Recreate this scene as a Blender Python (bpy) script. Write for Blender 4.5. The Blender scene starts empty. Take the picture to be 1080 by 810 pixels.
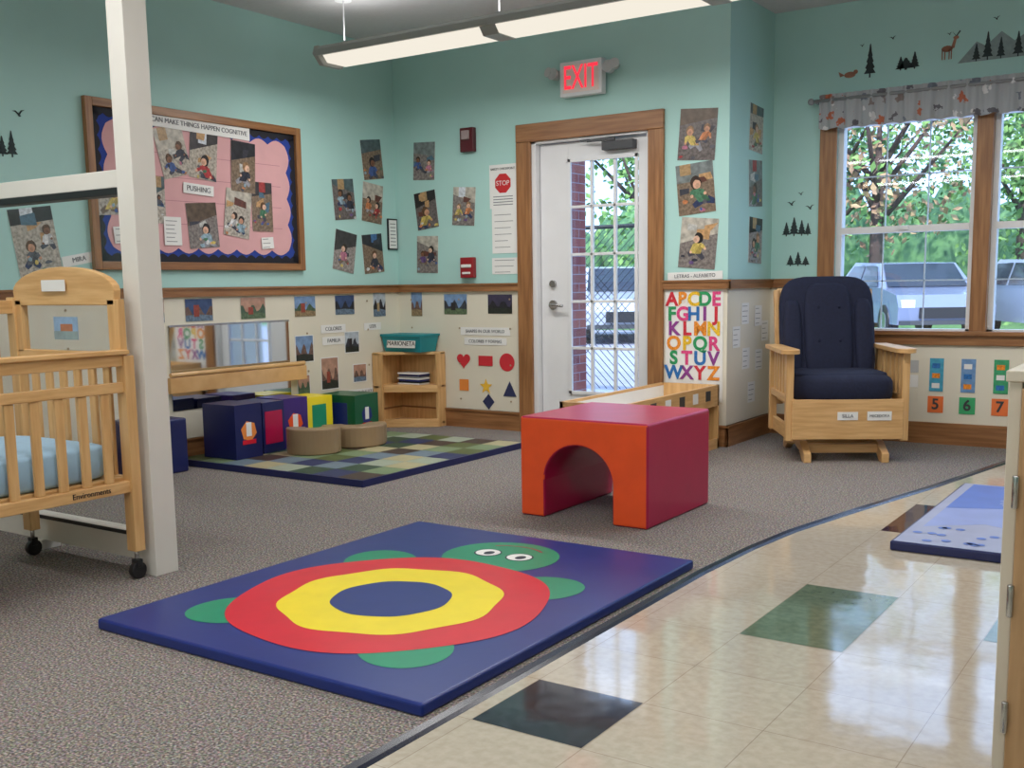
import bpy, bmesh, math, random
from mathutils import Vector, Matrix
random.seed(23)
scene=bpy.context.scene
COL=bpy.context.collection
# ------------------------------------------------------------ materials
def c(r,g,b):
    def f(v):
        v/=255.0
        return v/12.92 if v<=.04045 else ((v+.055)/1.055)**2.4
    return (f(r),f(g),f(b),1)
_m={}
def mat(name,col,rough=.6,var=.0,scale=20,bump=0,metal=0,spec=.5,col2=None,stretch=None,coat=0):
    if name in _m: return _m[name]
    m=bpy.data.materials.new(name);m.use_nodes=True
    nt=m.node_tree;b=nt.nodes['Principled BSDF']
    b.inputs['Base Color'].default_value=col
    b.inputs['Roughness'].default_value=rough
    b.inputs['Metallic'].default_value=metal
    b.inputs['Specular IOR Level'].default_value=spec
    b.inputs['Coat Weight'].default_value=coat
    if var>0 or col2 or bump>0:
        tc=nt.nodes.new('ShaderNodeTexCoord')
        n=nt.nodes.new('ShaderNodeTexNoise');n.inputs['Scale'].default_value=scale;n.inputs['Detail'].default_value=4
        src=tc.outputs['Object']
        if stretch:
            mp=nt.nodes.new('ShaderNodeMapping');mp.inputs['Scale'].default_value=stretch
            nt.links.new(src,mp.inputs['Vector']);src=mp.outputs['Vector']
        nt.links.new(src,n.inputs['Vector'])
        if var>0 or col2:
            r=nt.nodes.new('ShaderNodeValToRGB')
            a=[x*(1-var) for x in col[:3]]+[1];d=list(col2) if col2 else [min(1,x*(1+var)) for x in col[:3]]+[1]
            if col2: a=col
            r.color_ramp.elements[0].color=a;r.color_ramp.elements[1].color=d
            r.color_ramp.elements[0].position=.35;r.color_ramp.elements[1].position=.65
            nt.links.new(n.outputs['Fac'],r.inputs['Fac']);nt.links.new(r.outputs['Color'],b.inputs['Base Color'])
        if bump>0:
            bp=nt.nodes.new('ShaderNodeBump');bp.inputs['Strength'].default_value=bump;bp.inputs['Distance'].default_value=.01
            nt.links.new(n.outputs['Fac'],bp.inputs['Height']);nt.links.new(bp.outputs['Normal'],b.inputs['Normal'])
    _m[name]=m;return m
def emis(name,col,s):
    m=bpy.data.materials.new(name);m.use_nodes=True;nt=m.node_tree
    nt.nodes.clear();e=nt.nodes.new('ShaderNodeEmission');e.inputs[0].default_value=col;e.inputs[1].default_value=s
    o=nt.nodes.new('ShaderNodeOutputMaterial');nt.links.new(e.outputs[0],o.inputs[0]);return m
def glassm(name,tint=(.92,.96,1,1),g=.05):
    m=bpy.data.materials.new(name);m.use_nodes=True;nt=m.node_tree;nt.nodes.clear()
    t=nt.nodes.new('ShaderNodeBsdfTransparent');t.inputs[0].default_value=tint
    gl=nt.nodes.new('ShaderNodeBsdfGlossy');gl.inputs['Roughness'].default_value=.02
    mx=nt.nodes.new('ShaderNodeMixShader');mx.inputs[0].default_value=g
    o=nt.nodes.new('ShaderNodeOutputMaterial')
    nt.links.new(t.outputs[0],mx.inputs[1]);nt.links.new(gl.outputs[0],mx.inputs[2]);nt.links.new(mx.outputs[0],o.inputs[0]);return m
TEAL=mat('paint_teal',c(177,219,213),.6,.02,3)
CREAM=mat('wainscot_cream',c(226,220,202),.5,.02,3)
CEIL=mat('ceiling_white',c(208,207,209),.9,.02,30)
WOOD=mat('oak_trim',c(134,90,54),.38,0,4,0,col2=c(166,118,74),stretch=(12,.8,12))
WOODH=mat('oak_trim_h',c(134,90,54),.38,0,4,0,col2=c(164,116,74),stretch=(.8,12,12))
MAPLE=mat('maple',c(204,158,102),.35,0,4,0,col2=c(222,180,124),stretch=(12,12,1))
MAPLEH=mat('maple_h',c(206,160,104),.35,0,4,0,col2=c(224,182,126),stretch=(1.5,1.5,16))
WHITE=mat('white_paint',c(230,231,233),.4,.02,5)
POSTM=mat('divider_white',c(222,219,212),.4,.02,5)
WPAPER=mat('paper_white',c(235,235,232),.7,.02,5)
BLACK=mat('black_plastic',c(24,24,28),.45,.05,30)
GREY=mat('grey_metal',c(136,138,140),.4,.03,20)
LGREY=mat('light_grey',c(190,192,192),.4,.03,20)
DGREY=mat('dark_grey',c(60,62,66),.4,.03,20)
METAL=mat('brushed_metal',c(180,180,180),.25,.03,20,metal=1)
NAVY=mat('navy_fabric',c(20,27,54),.85,.12,60,.15)
GLASS=glassm('window_glass')
PLEXI=glassm('plexi',(.97,.98,.98,1),.03)
MIRROR=mat('mirror_face',c(215,220,222),.04,.01,2,metal=1)
def vinyl(n,r,g,b,rough=.32): return mat('vinyl_'+n,c(r,g,b),rough,.04,9,.05)
VBLUE=vinyl('blue',26,48,124);VRED=vinyl('red',216,26,50);VYEL=vinyl('yellow',248,226,36);VGRN=vinyl('green',20,146,108)
VORG=vinyl('orange',240,88,38);VCRIM=vinyl('crimson',176,16,70);VNAVY=vinyl('navy',26,34,88);VTAN=vinyl('tan',150,126,96)
VPUR=vinyl('purple',66,44,120);VDG=vinyl('dkgreen',14,92,62)
# ------------------------------------------------------------ mesh builder
class MB:
    def __init__(s): s.bm=bmesh.new();s.mats=[]
    def mi(s,m):
        if m not in s.mats: s.mats.append(m)
        return s.mats.index(m)
    def faces(s,vs,fs,m,M=None,smooth=False):
        i=s.mi(m);bv=[s.bm.verts.new((M@Vector(v)) if M else v) for v in vs]
        for f in fs:
            try:
                fc=s.bm.faces.new([bv[k] for k in f]);fc.material_index=i;fc.smooth=smooth
            except ValueError: pass
    def box(s,x0,x1,y0,y1,z0,z1,m,M=None):
        v=[(x0,y0,z0),(x1,y0,z0),(x1,y1,z0),(x0,y1,z0),(x0,y0,z1),(x1,y0,z1),(x1,y1,z1),(x0,y1,z1)]
        s.faces(v,[(0,3,2,1),(4,5,6,7),(0,1,5,4),(1,2,6,5),(2,3,7,6),(3,0,4,7)],m,M)
    def prism(s,pts,z0,z1,m,M=None,smooth=False):
        n=len(pts)
        a=sum(pts[i][0]*pts[(i+1)%n][1]-pts[(i+1)%n][0]*pts[i][1] for i in range(n))
        if a<0: pts=pts[::-1]
        v=[(p[0],p[1],z0) for p in pts]+[(p[0],p[1],z1) for p in pts]
        s.faces(v,[tuple(range(n))[::-1],tuple(range(n,2*n))]+[(i,(i+1)%n,n+(i+1)%n,n+i) for i in range(n)],m,M)
    def poly(s,pts,z,m,M=None):
        n=len(pts);a=sum(pts[i][0]*pts[(i+1)%n][1]-pts[(i+1)%n][0]*pts[i][1] for i in range(n))
        if a<0: pts=pts[::-1]
        s.faces([(p[0],p[1],z) for p in pts],[tuple(range(n))],m,M)
    def cyl(s,p0,p1,r,m,r1=None,seg=14):
        p0=Vector(p0);p1=Vector(p1);r1=r if r1 is None else r1
        d=(p1-p0).normalized();a=d.orthogonal().normalized();b=d.cross(a)
        v=[]
        for p,rr in((p0,r),(p1,r1)):
            for i in range(seg):
                t=2*math.pi*i/seg;v.append(p+(a*math.cos(t)+b*math.sin(t))*rr)
        i0=s.mi(m);bv=[s.bm.verts.new(q) for q in v]
        for i in range(seg):
            f=s.bm.faces.new((bv[i],bv[(i+1)%seg],bv[seg+(i+1)%seg],bv[seg+i]));f.material_index=i0;f.smooth=True
        for f in (s.bm.faces.new(bv[:seg][::-1]),s.bm.faces.new(bv[seg:])): f.material_index=i0
    def sup(s,cen,rad,m,e=.35,M=None,nu=28,nv=16):
        sp=lambda x:math.copysign(abs(x)**e,x)
        v=[];fs=[]
        for j in range(nv+1):
            ph=-math.pi/2+math.pi*j/nv
            for i in range(nu):
                th=2*math.pi*i/nu
                v.append((cen[0]+rad[0]*sp(math.cos(ph))*sp(math.cos(th)),cen[1]+rad[1]*sp(math.cos(ph))*sp(math.sin(th)),cen[2]+rad[2]*sp(math.sin(ph))))
        for j in range(nv):
            for i in range(nu):
                fs.append((j*nu+i,j*nu+(i+1)%nu,(j+1)*nu+(i+1)%nu,(j+1)*nu+i))
        s.faces(v,fs,m,M,True)
    def done(s,name,M=None,parent=None,bevel=0,seg=2):
        me=bpy.data.meshes.new(name);s.bm.to_mesh(me);s.bm.free()
        for m in s.mats: me.materials.append(m)
        o=bpy.data.objects.new(name,me);COL.objects.link(o)
        if M is not None: o.matrix_world=M
        if parent: o.parent=parent
        if bevel:
            b=o.modifiers.new('bevel','BEVEL');b.width=bevel;b.segments=seg;b.limit_method='ANGLE';b.angle_limit=math.radians(50)
        return o
def ell(cx,cy,rx,ry=None,n=32,a0=0,a1=2*math.pi):
    ry=rx if ry is None else ry
    full=abs(a1-a0-2*math.pi)<1e-6
    k=n if full else n+1
    return [(cx+rx*math.cos(a0+(a1-a0)*i/n),cy+ry*math.sin(a0+(a1-a0)*i/n)) for i in range(k)]
def rect(x0,x1,y0,y1): return [(x0,y0),(x1,y0),(x1,y1),(x0,y1)]
def text(body,size,m,M,parent=None,name='lettering',align='CENTER',ext=.0008,bold=0):
    cu=bpy.data.curves.new(name,'FONT');cu.body=body;cu.size=size;cu.align_x=align;cu.align_y='CENTER';cu.extrude=ext;cu.offset=bold
    cu.materials.append(m);o=bpy.data.objects.new(name,cu);COL.objects.link(o)
    if parent: o.parent=parent
    o.matrix_local=M
    return o
W1=2.55;DW=.72;CH=2.67
def wallM(w,u,z,tilt=0,off=.002):
    rt,nm,org={'L':(Vector((0,1,0)),Vector((1,0,0)),Vector((0,u,z))),
      'D':(Vector((1,0,0)),Vector((0,-1,0)),Vector((u,0,z))),
      'R':(Vector((0,1,0)),Vector((1,0,0)),Vector((W1,u,z))),
      'W':(Vector((1,0,0)),Vector((0,-1,0)),Vector((u,DW,z)))}[w]
    up=Vector((0,0,1));o=org+nm*off
    M=Matrix(((rt.x,up.x,nm.x,o.x),(rt.y,up.y,nm.y,o.y),(rt.z,up.z,nm.z,o.z),(0,0,0,1)))
    return M@Matrix.Rotation(math.radians(tilt),4,'Z')
# ------------------------------------------------------------ floor
def carpet_mat():
    m=bpy.data.materials.new('carpet');m.use_nodes=True;nt=m.node_tree;b=nt.nodes['Principled BSDF']
    tc=nt.nodes.new('ShaderNodeTexCoord')
    n=nt.nodes.new('ShaderNodeTexNoise');n.inputs['Scale'].default_value=150;n.inputs['Detail'].default_value=3
    v=nt.nodes.new('ShaderNodeTexVoronoi');v.inputs['Scale'].default_value=190
    nt.links.new(tc.outputs['Object'],n.inputs['Vector']);nt.links.new(tc.outputs['Object'],v.inputs['Vector'])
    r=nt.nodes.new('ShaderNodeValToRGB');e=r.color_ramp.elements
    e[0].position=.32;e[0].color=c(80,77,76);e[1].position=.7;e[1].color=c(186,176,168)
    k=e.new(.5);k.color=c(128,122,118)
    nt.links.new(n.outputs['Fac'],r.inputs['Fac'])
    h=nt.nodes.new('ShaderNodeHueSaturation');h.inputs['Saturation'].default_value=.5;h.inputs['Value'].default_value=.8
    nt.links.new(v.outputs['Color'],h.inputs['Color'])
    mx=nt.nodes.new('ShaderNodeMixRGB');mx.blend_type='OVERLAY';mx.inputs[0].default_value=.45
    nt.links.new(r.outputs['Color'],mx.inputs[1]);nt.links.new(h.outputs['Color'],mx.inputs[2])
    nt.links.new(mx.outputs[0],b.inputs['Base Color'])
    b.inputs['Roughness'].default_value=.95;b.inputs['Specular IOR Level'].default_value=.1
    bp=nt.nodes.new('ShaderNodeBump');bp.inputs['Strength'].default_value=.4;bp.inputs['Distance'].default_value=.005
    nt.links.new(n.outputs['Fac'],bp.inputs['Height']);nt.links.new(bp.outputs['Normal'],b.inputs['Normal'])
    return m
def tile_mat(name,a,bc,seam=True):
    m=bpy.data.materials.new(name);m.use_nodes=True;nt=m.node_tree;b=nt.nodes['Principled BSDF']
    tc=nt.nodes.new('ShaderNodeTexCoord');n=nt.nodes.new('ShaderNodeTexNoise');n.inputs['Scale'].default_value=40;n.inputs['Detail'].default_value=6
    nt.links.new(tc.outputs['Object'],n.inputs['Vector'])
    r=nt.nodes.new('ShaderNodeValToRGB');r.color_ramp.elements[0].position=.35;r.color_ramp.elements[1].position=.65
    r.color_ramp.elements[0].color=a;r.color_ramp.elements[1].color=bc;nt.links.new(n.outputs['Fac'],r.inputs['Fac'])
    last=r.outputs['Color']
    if seam:
        br=nt.nodes.new('ShaderNodeTexBrick');br.offset=0;br.inputs['Scale'].default_value=1/.297
        br.inputs['Brick Width'].default_value=1;br.inputs['Row Height'].default_value=1;br.inputs['Mortar Size'].default_value=.004
        br.inputs['Color1'].default_value=(1,1,1,1);br.inputs['Color2'].default_value=(.94,.93,.93,1);br.inputs['Mortar'].default_value=(.66,.62,.6,1)
        mp=nt.nodes.new('ShaderNodeMapping');mp.inputs['Location'].default_value=(-3.64,4.13,0)
        nt.links.new(tc.outputs['Object'],mp.inputs['Vector']);nt.links.new(mp.outputs['Vector'],br.inputs['Vector'])
        mx=nt.nodes.new('ShaderNodeMixRGB');mx.blend_type='MULTIPLY';mx.inputs[0].default_value=1
        nt.links.new(last,mx.inputs[1]);nt.links.new(br.outputs['Color'],mx.inputs[2]);last=mx.outputs[0]
    nt.links.new(last,b.inputs['Base Color'])
    b.inputs['Roughness'].default_value=.08;b.inputs['Specular IOR Level'].default_value=1.0
    n2=nt.nodes.new('ShaderNodeTexNoise');n2.inputs['Scale'].default_value=4;nt.links.new(tc.outputs['Object'],n2.inputs['Vector'])
    bp=nt.nodes.new('ShaderNodeBump');bp.inputs['Strength'].default_value=.09;bp.inputs['Distance'].default_value=.02
    nt.links.new(n2.outputs['Fac'],bp.inputs['Height']);nt.links.new(bp.outputs['Normal'],b.inputs['Normal'])
    return m
CARP=carpet_mat();TILE=tile_mat('vinyl_tile_cream',c(190,180,162),c(202,193,176))
TBLK=tile_mat('tile_navy',c(34,38,50),c(54,58,70),False);TGRN=tile_mat('tile_green',c(92,110,88),c(110,126,102),False);TRED=tile_mat('tile_maroon',c(44,24,44),c(60,36,56),False)
XR=8.0;YB=-9.0
b=MB()
edge=[(3.58,YB),(3.58,-2.7),(3.60,-2.3),(3.64,-1.95),(3.74,-1.46),(3.90,-.76),(4.07,.11),(4.19,DW)]
b.poly([(0,YB)]+edge+[(W1,DW),(W1,0),(0,0)],0,CARP)
b.poly(edge+[(XR,DW),(XR,YB)],0,TILE)
def tq(x0,y0,nx,ny,m): b.poly(rect(x0+.002,x0+.297*nx-.002,y0+.002,y0+.297*ny-.002),.0006,m)
tx=3.64;ty=-4.13
tq(tx,ty,1,1,TBLK);tq(tx+.297,ty+.297*3,1,2,TGRN);tq(tx+.297,ty+.297*8,1,2,TRED)
tq(tx+.297*3,ty+.297*4,1,1,TGRN);tq(tx+.297*3,ty-.297*1,1,1,TBLK);tq(tx+.297*6,ty+.297*6,1,1,TRED)
b.box(-.2,XR+.2,YB-.2,DW+.15,-.12,-.002,GREY)
b.done('floor')
b=MB();w=.022
STRIP=mat('rubber_strip',c(28,34,52),.22,.05,30)
for i in range(len(edge)-1):
    (x0,y0),(x1,y1)=edge[i],edge[i+1]
    L=math.hypot(x1-x0,y1-y0);nx,ny=(y1-y0)/L*w,-(x1-x0)/L*w
    v=[(x0-nx,y0-ny,0),(x1-nx,y1-ny,0),(x1+nx,y1+ny,0),(x0+nx,y0+ny,0),(x0-nx*.4,y0-ny*.4,.009),(x1-nx*.4,y1-ny*.4,.009),(x1+nx*.5,y1+ny*.5,.006),(x0+nx*.5,y0+ny*.5,.006)]
    b.faces(v,[(4,7,6,5),(0,4,5,1),(2,6,7,3)],STRIP)
b.done('trim_carpet_strip')
# ------------------------------------------------------------ walls
ZR=.96
def wall(name,boxes):
    b=MB()
    for x0,x1,y0,y1,z0,z1 in boxes:
        if z0<ZR<z1:
            b.box(x0,x1,y0,y1,z0,ZR,CREAM);b.box(x0,x1,y0,y1,ZR,z1,TEAL)
        else: b.box(x0,x1,y0,y1,z0,z1,CREAM if z1<=ZR else TEAL)
    return b.done(name)
wall('wall_left',[(-.15,0,YB,0.15,0,CH)])
wall('wall_door_side',[(0,1.15,0,.15,0,CH),(2.05,W1,0,.15,0,CH),(1.15,2.05,0,.15,1.94,CH)])
wall('wall_return',[(W1-.15,W1,.15,DW+.15,0,CH)])
wall('wall_window_side',[(W1,2.96,DW,DW+.15,0,CH),(2.96,4.66,DW,DW+.15,0,.66),(2.96,4.66,DW,DW+.15,1.97,CH),(4.66,XR,DW,DW+.15,0,CH)])
wall('wall_right',[(XR,XR+.15,YB,DW+.15,0,CH)])
wall('wall_back',[(-.15,XR+.15,YB-.15,YB,0,CH)])
b=MB();b.box(-.15,XR+.15,YB-.15,DW+.15,CH,CH+.2,CEIL);b.done('ceiling')
def trimrun(nm,z0,z1,t,m):
    segs=[('left','L',YB,0),('door_side_a','D',0,1.06),('door_side_b','D',2.13,W1+t),('return','R',-t,DW)]
    for s,w,a,e in segs:
        b=MB();b.box(a,e,z0,z1,0,t,m);b.box(a,e,z1-.012,z1,0,t+.008,m);b.done(nm+'_'+s,wallM(w,0,0,0,0))
trimrun('trim_chair_rail',.955,1.01,.02,WOODH)
trimrun('baseboard',0,.13,.016,WOODH)
b=MB();b.box(W1,XR,0,.13,0,.016,WOODH);b.done('baseboard_window_side',wallM('W',0,0,0,0))
b=MB();b.box(W1,2.86,.955,1.01,0,.02,WOODH);b.done('trim_chair_rail_window_side',wallM('W',0,0,0,0))
b=MB()
BT=mat('button_tan',c(170,150,120),.5,.05,20)
for wn,us in(('L',[-3.3,-2.7,-2.25,-.95,-.35]),('D',[.12,.55,.98])):
    for u in us:
        for z in(.2,.45,.7,.9):
            M=wallM(wn,u,z);p=M@Vector((0,0,0));q=M@Vector((0,0,.003));b.cyl(p,q,.007,BT,seg=8)
b.done('trim_wainscot_buttons')
# ------------------------------------------------------------ door
b=MB()
b.box(1.06,1.17,0,1.925,-.0,.025,WOOD);b.box(2.03,2.135,0,1.925,0,.025,WOOD);b.box(1.06,2.135,1.925,2.04,0,.027,WOODH)
b.done('trim_door_casing',wallM('D',0,0,0,0),bevel=.004)
b=MB()
b.box(1.15,1.20,0,.15,0,1.94,WHITE);b.box(2.01,2.05,0,.15,0,1.94,WHITE);b.box(1.15,2.05,0,.15,1.91,1.94,WHITE)
b.box(1.15,2.05,0,.15,0,.02,METAL)
y0,y1=.05,.095;gx0,gx1,gz0,gz1=1.42,1.93,.27,1.80
b.box(1.205,gx0,y0,y1,.02,1.905,WHITE);b.box(gx1,2.008,y0,y1,.02,1.905,WHITE);b.box(gx0,gx1,y0,y1,.02,gz0,WHITE);b.box(gx0,gx1,y0,y1,gz1,1.905,WHITE)
for x in(gx0,gx1-.022): b.box(x,x+.022,y0-.012,y0,gz0,gz1,WHITE)
for z in(gz0,gz1-.022): b.box(gx0,gx1,y0-.012,y0,z,z+.022,WHITE)
for i in(1,2):
    x=gx0+(gx1-gx0)*i/3;b.box(x-.009,x+.009,y0,y1-.02,gz0,gz1,WHITE)
for i in range(1,5):
    z=gz0+(gz1-gz0)*i/5;b.box(gx0,gx1,y0,y1-.02,z-.009,z+.009,WHITE)
b.box(gx0,gx1,y0+.02,y0+.024,gz0,gz1,GLASS)
b.cyl((1.30,y0,.86),(1.30,y0-.015,.86),.032,METAL,seg=20);b.cyl((1.30,y0-.015,.86),(1.30,y0-.05,.86),.011,METAL);b.cyl((1.295,y0-.05,.86),(1.40,y0-.052,.855),.010,METAL)
b.cyl((1.30,y0,1.0),(1.30,y0-.02,1.0),.024,METAL,seg=20)
b.box(1.70,1.92,y0-.06,y0,1.83,1.885,DGREY);b.box(1.60,1.80,y0-.075,y0-.062,1.885,1.9,DGREY);b.box(1.55,1.62,y0-.07,.0,1.893,1.905,DGREY)
for z in(.25,.95,1.7): b.cyl((2.01,y0-.006,z-.05),(2.01,y0-.006,z+.05),.007,METAL,seg=8)
b.done('door_1',bevel=.002)
# ------------------------------------------------------------ windows
def window(n,x0,x1):
    b=MB();z0,z1=.66,1.97
    f=.035;ya,yb=DW+.03,DW+.10
    for a in(x0,x1-f): b.box(a,a+f,ya,yb,z0,z1,WHITE)
    for a in(z0,z1-f): b.box(x0,x1,ya,yb,a,a+f,WHITE)
    zm=1.30
    b.box(x0+f,x1-f,ya-.005,yb,zm-.02,zm+.02,WHITE)
    for s,(a,e) in enumerate(((z0+f,zm-.02),(zm+.02,z1-f))):
        yy=ya+.01+.03*s
        for i in(1,2):
            x=x0+f+(x1-x0-2*f)*i/3;b.box(x-.004,x+.004,yy+.018,yy+.024,a,e,WHITE)
        z=(a+e)/2;b.box(x0+f,x1-f,yy+.018,yy+.024,z-.004,z+.004,WHITE)
        b.box(x0+f,x1-f,yy+.01,yy+.013,a,e,GLASS)
    b.box((x0+x1)/2-.03,(x0+x1)/2+.03,ya-.02,ya,zm-.005,zm+.015,WHITE)
    return b.done('window_%d'%n)
window(1,2.96,3.78);window(2,3.86,4.66)
b=MB()
b.box(2.86,2.965,.60,1.97,0,.022,WOOD);b.box(4.655,4.76,.60,1.97,0,.022,WOOD);b.box(3.775,3.865,.66,1.97,-.10,.022,WOOD)
b.box(2.86,4.76,1.965,2.07,0,.022,WOODH);b.box(2.86,4.76,.60,.665,0,.02,WOODH);b.box(2.84,4.78,.66,.685,-.03,.045,WOODH)
b.done('trim_window_casing',wallM('W',0,0,0,0),bevel=.003)
def valance_mat():
    m=bpy.data.materials.new('valance_fabric');m.use_nodes=True;nt=m.node_tree;bs=nt.nodes['Principled BSDF'];bs.inputs['Roughness'].default_value=.9
    tc=nt.nodes.new('ShaderNodeTexCoord');v=nt.nodes.new('ShaderNodeTexVoronoi');v.inputs['Scale'].default_value=13
    nt.links.new(tc.outputs['Object'],v.inputs['Vector'])
    r=nt.nodes.new('ShaderNodeValToRGB');r.color_ramp.interpolation='CONSTANT';e=r.color_ramp.elements
    e[0].position=0;e[0].color=c(178,104,78);e[1].position=.2;e[1].color=c(100,98,104)
    for p,cc in((.45,c(134,122,118)),(.6,c(214,214,214)),(.8,c(112,120,132))):
        k=e.new(p);k.color=cc
    sp=nt.nodes.new('ShaderNodeSeparateColor');nt.links.new(v.outputs['Color'],sp.inputs[0]);nt.links.new(sp.outputs[0],r.inputs['Fac'])
    n=nt.nodes.new('ShaderNodeTexNoise');n.inputs['Scale'].default_value=40;nt.links.new(tc.outputs['Object'],n.inputs['Vector'])
    ad=nt.nodes.new('ShaderNodeMath');ad.operation='MULTIPLY_ADD';ad.inputs[1].default_value=.9
    nt.links.new(n.outputs['Fac'],ad.inputs[0]);nt.links.new(v.outputs['Distance'],ad.inputs[2])
    lt=nt.nodes.new('ShaderNodeMath');lt.operation='LESS_THAN';lt.inputs[1].default_value=.76;nt.links.new(ad.outputs[0],lt.inputs[0])
    mx=nt.nodes.new('ShaderNodeMixRGB');mx.inputs[1].default_value=c(166,170,174)
    nt.links.new(lt.outputs[0],mx.inputs[0]);nt.links.new(r.outputs['Color'],mx.inputs[2]);nt.links.new(mx.outputs[0],bs.inputs['Base Color']);return m
VM=valance_mat()
b=MB();v=[];fs=[];N=260;J=8
for i in range(N+1):
    x=2.87+1.9*i/N;ph=i/N*2*math.pi*17
    for j in range(J+1):
        t=j/J
        z=2.125-.20*t-.012*abs(math.sin(ph*.5))*(t>.9)
        y=DW-.085+.014*math.sin(ph)*(.25+.75*t)+.006*math.sin(ph*2.3+1)
        v.append((x,y,z))
for i in range(N):
    for j in range(J):
        a=i*(J+1)+j;fs.append((a,a+1,a+J+2,a+J+1))
b.faces(v,fs,VM,None,True)
b.cyl((2.83,DW-.085,2.09),(4.80,DW-.085,2.09),.010,GREY);b.sup((2.82,DW-.085,2.09),(.02,.02,.02),GREY,1)
b.box(2.85,2.865,DW-.09,DW,2.075,2.1,GREY);b.box(4.77,4.785,DW-.09,DW,2.075,2.1,GREY)
b.done('window_valance')
# ------------------------------------------------------------ pendant light fixtures
LENS=emis('fixture_lens',(1,.93,.80,1),.92)
HOUS=mat('fixture_housing',c(160,164,160),.4,.02,10)
def pendant(x0,n,y,down,up):
    b=MB()
    def prof(xa,xb,pts,m):
        nn=len(pts);v=[(xa,)+p for p in pts]+[(xb,)+p for p in pts]
        b.faces(v,[tuple(range(nn)),tuple(range(2*nn-1,nn-1,-1))]+[(i,nn+i,nn+(i+1)%nn,(i+1)%nn) for i in range(nn)],m)
    X1=x0+1.22*n
    z=2.30
    prof(x0,X1,[(y-.13,z+.055),(y-.115,z+.09),(y+.115,z+.09),(y+.13,z+.055),(y+.07,z+.035),(y-.07,z+.035)],HOUS)
    prof(x0-.01,x0+.02,[(y-.135,z+.05),(y-.12,z+.095),(y+.12,z+.095),(y+.135,z+.05),(y+.08,z-.008),(y-.08,z-.008)],HOUS)
    prof(X1-.02,X1+.01,[(y-.135,z+.05),(y-.12,z+.095),(y+.12,z+.095),(y+.135,z+.05),(y+.08,z-.008),(y-.08,z-.008)],HOUS)
    for k in range(n):
        a=x0+1.22*k
        prof(a+.05,a+1.17,[(y-.118,z+.042),(y+.118,z+.042),(y+.078,z),(y-.078,z)],LENS)
        if k: prof(a-.05,a+.05,[(y-.13,z+.055),(y+.13,z+.055),(y+.08,z-.004),(y-.08,z-.004)],HOUS)
    for sy in(-.126,.126): b.box(x0,X1,y+sy-.007,y+sy+.007,z+.036,z+.07,HOUS)
    for k in range(n+1):
        a=x0+.12 if k==0 else (X1-.16 if k==n else x0+1.22*k)
        b.cyl((a,y,z+.09),(a,y,CH),.004,WHITE,seg=8)
        b.cyl((a,y,CH-.02),(a,y,CH),.05,WHITE,seg=16)
    o=b.done('pendant_light_fixture')
    for nm,e,zz,rx in(('downlight',down,z-.03,0),('uplight',up,z+.13,math.pi)):
        L=bpy.data.lights.new(nm,'AREA');L.shape='RECTANGLE';L.size=1.22*n;L.size_y=.22;L.energy=e;L.color=(1,.975,.955)
        lo=bpy.data.objects.new(nm,L);COL.objects.link(lo);lo.parent=o;lo.location=((x0+X1)/2,y,zz);lo.rotation_euler=(rx,0,0)
pendant(.53,4,-1.2,60,12)
pendant(.8,4,-4.4,40,26)
pendant(.8,4,-7.4,50,34)
# ------------------------------------------------------------ partition
b=MB()
b.box(1.885,1.972,-3.715,-3.62,0,CH,POSTM)
b.box(0,1.885,-3.69,-3.63,.04,.14,POSTM);b.box(0,1.885,-3.695,-3.69,.125,.14,BLACK)
b.box(0,1.885,-3.69,-3.63,1.35,1.41,POSTM);b.box(0,1.885,-3.695,-3.635,1.325,1.35,BLACK)
b.box(.0,.06,-3.69,-3.63,0,1.41,POSTM);b.box(.02,.06,-3.72,-3.60,0,.04,POSTM);b.box(1.2,1.26,-3.70,-3.62,0,.04,POSTM)
b.box(.06,1.885,-3.663,-3.657,.14,1.33,PLEXI)
b.done('room_divider_partition',bevel=.003)
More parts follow.
